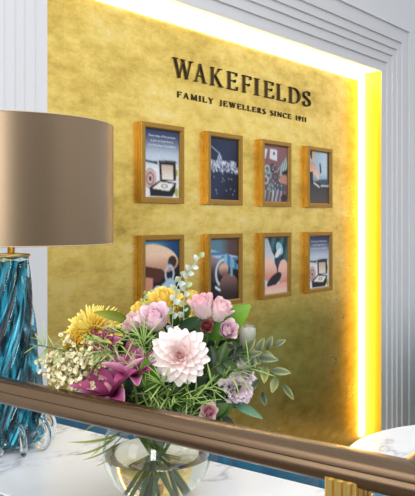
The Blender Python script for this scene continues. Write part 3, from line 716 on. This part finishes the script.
def carnation(px, py, s, R, ax, label, c_in, c_out, N=34, name='lisianthus'):
    t = flower(name, label, 'flower'); c = P(px, py, s); ax, e1, e2 = basis(ax); m = MB()
    for k in range(N):
        f = k/(N-1); ph = GA*k; rad = e1*math.cos(ph)+e2*math.sin(ph); th = math.radians(12+72*f)
        a = ax*math.cos(th)+rad*math.sin(th); n = ax*math.sin(th)-rad*math.cos(th)
        petal(m, c-ax*R*.5, a, n, R*random.uniform(.85, 1.1), R*.75, c_in, c_out, -.2, .3, .5, .4, 6, 6, ruf=.09)
    m.build('petals', PETAL, t)
    m = MB()
    for k in range(5):
        ph = 2*math.pi*k/5; rad = e1*math.cos(ph)+e2*math.sin(ph); petal(m, c-ax*R*.62, rad*.6+ax*.8, -rad, R*.6, R*.26, DGRN, GRN, .2, .3)
    m.build('calyx', LEAF, t); stem_of(t, c-ax*R*.6, ax, .0022); return t
def lily(px, py, s, R, ax, label, tilt=62, N=7, name='cymbidium', seed=0, wf=.42):
    t = flower(name, label, 'flower'); c = P(px, py, s); ax, e1, e2 = basis(ax); rs = random.Random(seed)
    A1 = lin(132, 36, 84); A2 = lin(182, 84, 132); A3 = lin(244, 200, 220)
    for k in range(N):
        ph = 2*math.pi*k/N+rs.uniform(-.2, .2)+.2; rad = e1*math.cos(ph)+e2*math.sin(ph); th = math.radians(tilt*rs.uniform(.75, 1.2))
        a = ax*math.cos(th)+rad*math.sin(th); n = ax*math.sin(th)-rad*math.cos(th); m = MB()
        petal(m, c+rad*R*.04, a, n, R*rs.uniform(.9, 1.12), R*wf, A1, A2, rs.uniform(-.7, -.1), .5, .75, .75, 9, 6, c2=A3 if k % 2 == 0 else None, ruf=.012)
        m.build('petal', PETAL, t)
    m = MB(); m.tube([c, c+ax*R*.2, c+ax*R*.34+e2*R*.05], [R*.05, R*.06, R*.035], 8, lin(214, 150, 160)); m.build('column', PETAL, t)
    stem_of(t, c, ax, .003); return t

YL_in, YL_out = lin(255, 204, 30), lin(255, 242, 140)
# leafy mass first, then the blooms, then sprays
def branch(name, label, path, leaves, cat='foliage', c=(DGRN, GRN), c2=None, group=None, r=.0018, parts=True, seed=1, L=.05, W=.022, droop=-.4, pal=None):
    """path: way points (px, py, s) outside the bowl; leaves: count set alternately along it"""
    t = flower(name, label, cat, group); pts = [P(*q) for q in path]; rs = random.Random(seed)
    st = stem_pts(pts[0], (pts[0]-(V0+Vector((0, 0, .17)))), 8, False)
    line = []
    for i in range(len(pts)-1):
        for k in range(6): 
            u = k/6; a = pts[max(i-1, 0)]; b = pts[i]; c_ = pts[i+1]; d = pts[min(i+2, len(pts)-1)]
            line.append(.5*((2*b)+(c_-a)*u+(2*a-5*b+4*c_-d)*u*u+(3*b-a-3*c_+d)*u**3))
    line.append(pts[-1]); m = MB(); allp = st[:-1]+line; m.tube(allp, [r]*len(st[:-1])+[r*(1-.6*i/len(line)) for i in range(len(line))], 6, c[1]); m.build('stem', STEM, t)
    for k in range(leaves):
        u = (k+.6)/leaves; i = min(len(line)-2, int(u*(len(line)-1))); p = line[i]; d = (line[i+1]-line[i]).normalized()
        side = d.cross(TOC).normalized()*(1 if k % 2 else -1)
        a = d*rs.uniform(.5, .9)+side*rs.uniform(.7, 1.0)+TOC*rs.uniform(-.1, .5)+UP*rs.uniform(-.15, .1)
        if k == leaves-1: a = d; p = line[-1]
        cc = rs.choice(pal) if pal else c; ll = L*rs.uniform(.8, 1.15)*(1-.25*u); m = MB()
        n = (TOC+UP*.6+side*rs.uniform(-.4, .4)); leafmesh(m, p, a, n, ll, W*rs.uniform(.85, 1.1)*(1-.2*u), cc[0], cc[1], c2, droop*rs.uniform(.4, 1.3), .22)
        m.build('leaf', LEAF, t)
    return t
def bigleaf(px0, py0, s0, px1, py1, s1, W, label, c0, c1, c2=None, bend=-.35, nrm=None, cup=.3):
    t = flower('foliage_leaf', label, 'leaf'); a = P(px0, py0, s0); b = P(px1, py1, s1); m = MB(); L = (b-a).length*1.03
    leafmesh(m, a, (b-a)-(nrm or (TOC+UP*.5))*L*bend*.45, nrm or (TOC+UP*.5), L, W, c0, c1, c2, bend, cup); m.build('blade', LEAF, t)
    stem_of(t, a, (b-a), .0018, c0); return t
def fern(label, path, seed, n=60, L=.043, cols=(lin(72, 112, 36), lin(182, 208, 118)), wd=.0026):
    t = flower('fern_sprig', label, 'foliage', 'fine feathery greenery in the bouquet'); rs = random.Random(seed); pts = [P(*q) for q in path]
    st = stem_pts(pts[0], pts[0]-(V0+Vector((0, 0, .17))), 6, False); line = []
    for i in range(len(pts)-1): line += [pts[i]+(pts[i+1]-pts[i])*(k/8) for k in range(8)]
    line.append(pts[-1])
    for i in range(len(line)): line[i] = line[i]-UP*.0  # straight-ish sprig
    m = MB(); m.tube(st[:-1]+line, .0011, 5, cols[0]); m.build('stem', STEM, t)
    m = MB()
    for k in range(n):
        u = rs.random(); i = min(len(line)-2, int(u*(len(line)-1))); f = u*(len(line)-1)-i; p = line[i]+(line[i+1]-line[i])*f; d = (line[i+1]-line[i]).normalized()
        a = (d*rs.uniform(.3, 1)+Vector((rs.gauss(0, 1), rs.gauss(0, 1), rs.gauss(.1, .8))).normalized()*.9).normalized()
        petal(m, p, a, UP+TOC*.5, L*rs.uniform(.6, 1.3), wd*rs.uniform(.8, 1.4), mix(cols[0], cols[1], rs.random()*.5), cols[1], rs.uniform(-.7, .3), .1, .8, .6, 4, 1)
    m.build('needles', LEAF, t); return t

# --- dark greenery inside the bouquet
greens = [(lin(22, 46, 22), lin(44, 76, 30)), (lin(40, 70, 30), lin(82, 118, 46)), (lin(16, 36, 22), lin(34, 62, 36))]
B = [('low in front of the magenta bloom', [(140, 410, 1.40), (128, 395, 1.36), (118, 402, 1.33)]),
     ('between the magenta bloom and the big pale dahlia', [(158, 400, 1.40), (150, 375, 1.35), (146, 358, 1.34)]),
     ('under the big pale dahlia', [(170, 412, 1.40), (178, 398, 1.34), (190, 388, 1.32)]),
     ('below the lilac ruffled flower', [(190, 412, 1.40), (212, 398, 1.36), (226, 400, 1.36)]),
     ('to the right of the big pale dahlia', [(185, 392, 1.42), (208, 372, 1.38), (228, 358, 1.38)]),
     ('behind the grey-green bud', [(190, 380, 1.46), (215, 350, 1.46), (238, 338, 1.46)]),
     ('between the two upper pink roses', [(165, 380, 1.48), (172, 340, 1.46), (182, 318, 1.44)]),
     ('behind the yellow chrysanthemum', [(140, 390, 1.50), (120, 355, 1.48), (108, 335, 1.46)]),
     ('at the back of the bouquet over the bowl', [(165, 395, 1.52), (190, 350, 1.54), (205, 330, 1.54)]),
     ('beneath the white waxflowers', [(130, 412, 1.42), (105, 392, 1.42), (80, 384, 1.40)]),
     ('under the small round pink rosebud', [(180, 420, 1.38), (205, 416, 1.34), (222, 420, 1.36)]),
     ('behind the pink rose', [(150, 390, 1.52), (146, 345, 1.52), (138, 318, 1.50)]),
     ('in the heart of the bouquet', [(160, 400, 1.46), (170, 372, 1.44), (200, 360, 1.42)])]
for i, (where, path) in enumerate(B):
    branch('leafy_branch', 'dark green leafy stem '+where, path, 11, seed=20+i, L=.052, W=.026, pal=greens, group='dark green leafy stems in the bouquet')
bigleaf(152, 390, 1.30, 146, 362, 1.275, .036, 'broad bright green leaf between the magenta bloom and the dahlia', lin(58, 104, 26), lin(104, 152, 44), None, -.5)
bigleaf(210, 338, 1.425, 249, 306, 1.41, .056, 'broad bright green leaf beside the white and pink roses', lin(66, 116, 30), lin(124, 172, 50), None, -.25)
bigleaf(128, 320, 1.40, 96, 312, 1.35, .021, 'olive leaf lying over the yellow chrysanthemum', lin(84, 104, 24), lin(150, 158, 44), None, -.3)
bigleaf(232, 402, 1.36, 262, 418, 1.34, .018, 'blue-green leaf drooping below the lilac flower', lin(54, 104, 78), lin(104, 152, 116), None, -.4)
bigleaf(178, 330, 1.42, 205, 318, 1.40, .026, 'dark green leaf under the white and pink roses', lin(28, 60, 34), lin(52, 92, 50), None, -.3)

# --- blooms
mum(90, 330, 1.40, .064, dirv(-.5, .55, .45), 'large yellow chrysanthemum with spiky petals at the upper left of the bouquet', YL_in, YL_out)
mum(73, 346, 1.38, .034, dirv(-.8, .1, .5), 'small deep yellow chrysanthemum above the white waxflowers', lin(250, 180, 10), lin(255, 214, 40), 110, .8)
Y1, Y2, Y3 = lin(250, 196, 20), lin(255, 226, 60), lin(255, 244, 150)
rose(164, 300, 1.45, .026, dirv(0, .8, .5), 'yellow rose right behind the pink rose', Y1, Y2, Y3, openn=1)
rose(140, 310, 1.45, .018, dirv(-.5, .7, .4), 'small yellow rose to the left of the pink rose', Y1, Y2, Y3, openn=.9)
rose(184, 309, 1.45, .015, dirv(.2, .6, .6), 'small yellow rose under the eucalyptus sprig', Y1, Y2, Y3, openn=.8)
rose(191, 297, 1.46, .014, dirv(.1, .9, .3), 'yellow bud left of the white and pink roses', Y1, Y2, Y3, openn=.3, name='rose_bud')
PK = (lin(248, 186, 206), lin(254, 228, 236), lin(255, 238, 244))
rose(155, 319, 1.35, .0255, dirv(-.1, .75, .6), 'soft pink rose above the big pale dahlia', *PK, openn=.42, tall=1.1)
rose(133, 323, 1.39, .018, dirv(-.7, .5, .5), 'pale pink rosebud left of the soft pink rose', lin(240, 180, 190), lin(250, 220, 222), lin(253, 232, 230), openn=.6, name='rose_bud')
rose(203, 307, 1.39, .0225, dirv(-.2, .9, .35), 'white and pink rose standing upright left of the broad green leaf', lin(250, 170, 188), lin(255, 248, 242), lin(253, 216, 222), openn=.26, tall=1.2)
rose(220, 311, 1.40, .021, dirv(.45, .8, .4), 'cream and blush rose leaning towards the broad green leaf', lin(250, 214, 218), lin(254, 244, 238), lin(252, 222, 226), openn=.3, tall=1.2)
rose(207, 326, 1.36, .013, dirv(.1, .2, .9), 'small dusky red bud below the upright white and pink rose', lin(140, 40, 56), lin(176, 76, 90), lin(206, 130, 130), openn=.3, name='rose_bud')
dahlia(180, 356, 1.29, .0515, dirv(.03, .2, 1), 'large pale pink dahlia facing forward in the middle of the bouquet', lin(246, 176, 160), lin(255, 248, 246), lin(250, 220, 216))
lily(113, 394, 1.30, .084, dirv(-.35, .9, .35), 'large magenta bloom with pale-edged petals just above the handrail', seed=3, N=10, tilt=58, wf=.42)
lily(134, 376, 1.30, .060, dirv(.0, .95, .35), 'magenta bloom behind the feathery greenery, below the pink rose', seed=5, N=9, tilt=50, wf=.46)
lily(106, 345, 1.37, .042, dirv(-.1, .6, .7), 'dark magenta bloom tucked beside the yellow chrysanthemum', seed=8, N=8, tilt=58, wf=.48)
carnation(238, 390, 1.36, .037, dirv(.2, .1, .95), 'pale lilac ruffled flower right of the dahlia, lower of its pair', lin(232, 178, 212), lin(253, 240, 248), 30)
carnation(244, 371, 1.38, .029, dirv(.3, .75, .5), 'pale lilac ruffled flower under the grey-green bud, upper of its pair', lin(234, 184, 212), lin(253, 240, 248), 26)
rose(209, 412, 1.30, .0145, dirv(.1, .3, .9), 'small pink rosebud low on the right, just above the handrail', lin(240, 110, 146), lin(253, 222, 228), lin(255, 238, 240), openn=.5, name='rose_bud')
rose(228, 330, 1.37, .018, dirv(.35, .4, .8), 'small lilac-pink bud under the broad bright green leaf', lin(226, 166, 186), lin(244, 214, 224), lin(248, 230, 236), openn=.4, name='rose_bud')
rose(248, 338, 1.40, .020, dirv(.05, 1, .1), 'grey-green pointed bud at the right of the bouquet', lin(104, 112, 92), lin(120, 124, 98), lin(206, 208, 192), openn=.0, name='leucadendron_bud', tall=1.35)

# --- waxflower sprays
def blossom_proto():
    m = MB()
    for k in range(5):
        a = 2*math.pi*k/5; rad = Vector((math.cos(a), math.sin(a), 0)); petal(m, rad*.001, rad*1+Vector((0, 0, .55)), Vector((0, 0, 1))-rad*.3, .0098, .0105, lin(236, 226, 170), lin(255, 249, 226), .5, .4, .6, .5, 4, 3)
    m.lathe([(0, -.003), (.0018, -.002), (.0022, .001), (.0012, .003), (0, .0034)], 8, (0, 0, 0), lin(206, 186, 110)); return m
bp = None
WF = [('drooping over the handrail beside the lamp', [(100, 395, 1.38), (75, 375, 1.35), (58, 372, 1.34), (49, 378, 1.34)]),
      ('reaching furthest left towards the lamp', [(98, 385, 1.40), (72, 360, 1.38), (58, 358, 1.38), (51, 366, 1.38)]),
      ('rising under the yellow chrysanthemum', [(104, 380, 1.40), (90, 362, 1.37), (72, 350, 1.37), (66, 356, 1.37)]),
      ('resting behind the magenta bloom', [(108, 392, 1.37), (95, 372, 1.34), (84, 364, 1.33), (74, 368, 1.33)]),
      ('lowest of all, close to the handrail', [(102, 400, 1.36), (86, 386, 1.32), (68, 382, 1.31), (58, 386, 1.31)]),
      ('nearest the dark magenta bloom', [(110, 382, 1.40), (104, 364, 1.36), (94, 354, 1.36), (88, 358, 1.36)])]
for wi, (where, path) in enumerate(WF):
    t = flower('waxflower_spray', 'spray of tiny white waxflowers '+where, 'flower', 'white waxflower sprays'); rs = random.Random(60+wi); pts = [P(*q) for q in path]
    st = stem_pts(pts[0], pts[0]-(V0+Vector((0, 0, .17))), 6, False); line = []
    for i in range(len(pts)-1): line += [pts[i]+(pts[i+1]-pts[i])*(k/6) for k in range(6)]
    line.append(pts[-1]); m = MB(); m.tube(st[:-1]+line, .0012, 6, lin(146, 140, 70)); heads = []
    for k in range(46):
        i = rs.randint(3, len(line)-1); p = line[i]; q = p+Vector((rs.gauss(0, .012), rs.gauss(0, .012), rs.gauss(.006, .012)))+TOC*.006; m.tube([p, (p+q)/2+UP*.002, q], .0007, 5, lin(150, 150, 76)); heads.append(q)
    m.build('stem', STEM, t)
    for q in heads:
        if bp is None: bo = blossom_proto().build('blossom', PETAL, t); bp = bo
        else: bo = bp.copy(); C.objects.link(bo); bo.parent = t
        bo.location = q-world_of(t); bo.rotation_euler = dirv(rs.gauss(-.2, .6), rs.gauss(.4, .5), rs.uniform(.4, 1)).to_track_quat('Z', 'Y').to_euler(); z = rs.uniform(.55, .85); bo.scale = (z, z, z)

# the first blossom was meshed about its thing's base: bring its geometry back to its own centre
if bp is not None:
    off = world_of(bp.parent)
    for v in bp.data.vertices: v.co += off
# --- eucalyptus and the long leafy branch
branch('eucalyptus_sprig', 'pale eucalyptus sprig with round leaves rising in front of the lower framed photographs', [(172, 345, 1.44), (173, 312, 1.42), (176, 290, 1.42), (182, 276, 1.42)], 12, c=(lin(126, 150, 116), lin(206, 220, 204)), L=.017, W=.015, seed=31, r=.0012, pal=[(lin(130, 156, 110), lin(200, 214, 180)), (lin(150, 176, 160), lin(226, 234, 230))])
branch('eucalyptus_sprig', 'pale eucalyptus sprig curving up to the tallest point of the bouquet', [(184, 330, 1.44), (184, 300, 1.43), (188, 274, 1.42), (200, 257, 1.42)], 14, c=(lin(140, 160, 110), lin(206, 220, 190)), L=.016, W=.014, seed=33, r=.0012, pal=[(lin(150, 170, 100), lin(212, 220, 176)), (lin(160, 184, 170), lin(232, 238, 234))])
branch('eucalyptus_sprig', 'short eucalyptus sprig with yellow-green leaves left of the pink rose', [(150, 330, 1.44), (146, 312, 1.44), (144, 298, 1.44), (150, 292, 1.44)], 8, c=(lin(130, 150, 90), lin(190, 200, 130)), L=.012, W=.010, seed=35, r=.0010)
VG = [(lin(50, 68, 40), lin(92, 108, 60)), (lin(66, 82, 42), lin(138, 148, 62)), (lin(46, 62, 50), lin(84, 102, 78))]
t = branch('pittosporum_branch', 'long arching branch of olive leaves with pale edges, reaching furthest right', [(222, 362, 1.40), (248, 352, 1.38), (268, 368, 1.36), (282, 384, 1.35)], 9, c2=lin(206, 206, 150), L=.042, W=.019, seed=44, r=.0016, pal=VG, droop=-.25)
branch('pittosporum_branch', 'short branch of olive leaves with pale edges beneath the grey-green bud', [(225, 365, 1.42), (244, 356, 1.40), (262, 352, 1.40), (274, 346, 1.40)], 8, c2=lin(200, 204, 160), L=.036, W=.015, seed=46, r=.0014, pal=VG)
branch('pittosporum_branch', 'short branch of grey-green leaves hanging beside the lilac flowers', [(228, 358, 1.40), (246, 356, 1.37), (256, 372, 1.37), (262, 392, 1.37)], 7, c2=lin(190, 200, 160), L=.036, W=.015, seed=48, r=.0014, pal=VG)
# --- fine feathery sprigs
FS = [('across the magenta blooms towards the yellow chrysanthemum', [(150, 360, 1.36), (120, 345, 1.31), (95, 342, 1.32)]),
      ('over the pink rose towards the left', [(155, 350, 1.35), (135, 336, 1.31), (108, 330, 1.33)]),
      ('straight down from the big dahlia to the handrail', [(155, 385, 1.33), (158, 402, 1.29), (150, 418, 1.28)]),
      ('fanning out below the big dahlia', [(160, 390, 1.33), (180, 398, 1.28), (196, 404, 1.28)]),
      ('between the dahlia and the small low rosebud', [(175, 400, 1.34), (196, 392, 1.30), (214, 386, 1.31)]),
      ('beside the magenta bloom on its right', [(152, 400, 1.32), (144, 384, 1.28), (138, 368, 1.28)]),
      ('poking out left over the waxflowers towards the lamp', [(110, 370, 1.37), (72, 352, 1.34), (38, 345, 1.34)]),
      ('low behind the handrail left of the rosebud', [(175, 412, 1.32), (188, 416, 1.29), (202, 420, 1.29)]),
      ('around the left edge of the big dahlia', [(150, 372, 1.33), (146, 352, 1.29), (142, 338, 1.30)]),
      ('right of the lilac flowers by the gold wall', [(215, 385, 1.38), (232, 372, 1.36), (250, 368, 1.36)]),
      ('over the small dark magenta bloom', [(128, 362, 1.36), (112, 352, 1.31), (98, 352, 1.31)]),
      ('at the foot of the big dahlia in front', [(165, 405, 1.31), (170, 392, 1.27), (160, 382, 1.27)])]
for i, (where, path) in enumerate(FS): fern('fine feathery green sprig '+where, path, 80+i, n=27)
# --- grass blades hanging over the bowl's rim behind the rail
GB = [((128, 428), (108, 444), (68, 442)), ((126, 428), (104, 452), (74, 455)), ((128, 430), (110, 455), (82, 460)), ((124, 428), (100, 448), (88, 459)), ((118, 420), (92, 422), (84, 432)), ((130, 430), (112, 462), (96, 466))]
for i, (a, b, c_) in enumerate(GB):
    t = flower('grass_blade', ['long olive grass blade drooping left over the bowl, uppermost of its bunch', 'olive grass blade drooping over the bowl, reaching down to the marble', 'olive grass blade hanging close along the side of the bowl', 'short olive grass blade in the middle of the drooping bunch', 'small green blade curling just under the handrail', 'lowest grass blade clinging to the bowl'][i], 'foliage', 'grass blades hanging over the bowl')
    p0, p1, p2 = P(*a, 1.37), P(*b, 1.34), P(*c_, 1.36); m = MB(); vs = []; cs = []; n = 14
    for k in range(n+1):
        u = k/n; p = (1-u)**2*p0+2*u*(1-u)*p1+u*u*p2; wv = .0042*(math.sin(math.pi*min(1, .12+.88*u))**.8+.05); sd = (UP*.75+RT*.4+TOC*.35).normalized()
        vs += [p-sd*wv, p+TOC*.0012, p+sd*wv]; cs += [mix(lin(104, 130, 36), lin(180, 196, 84), u)]*3
    m.add(vs, [(k*3+j, k*3+j+1, k*3+j+4, k*3+j+3) for k in range(n) for j in (0, 1)], cs); m.build('blade', LEAF, t)
    stem_of(t, p0, p0-V0, .0012)
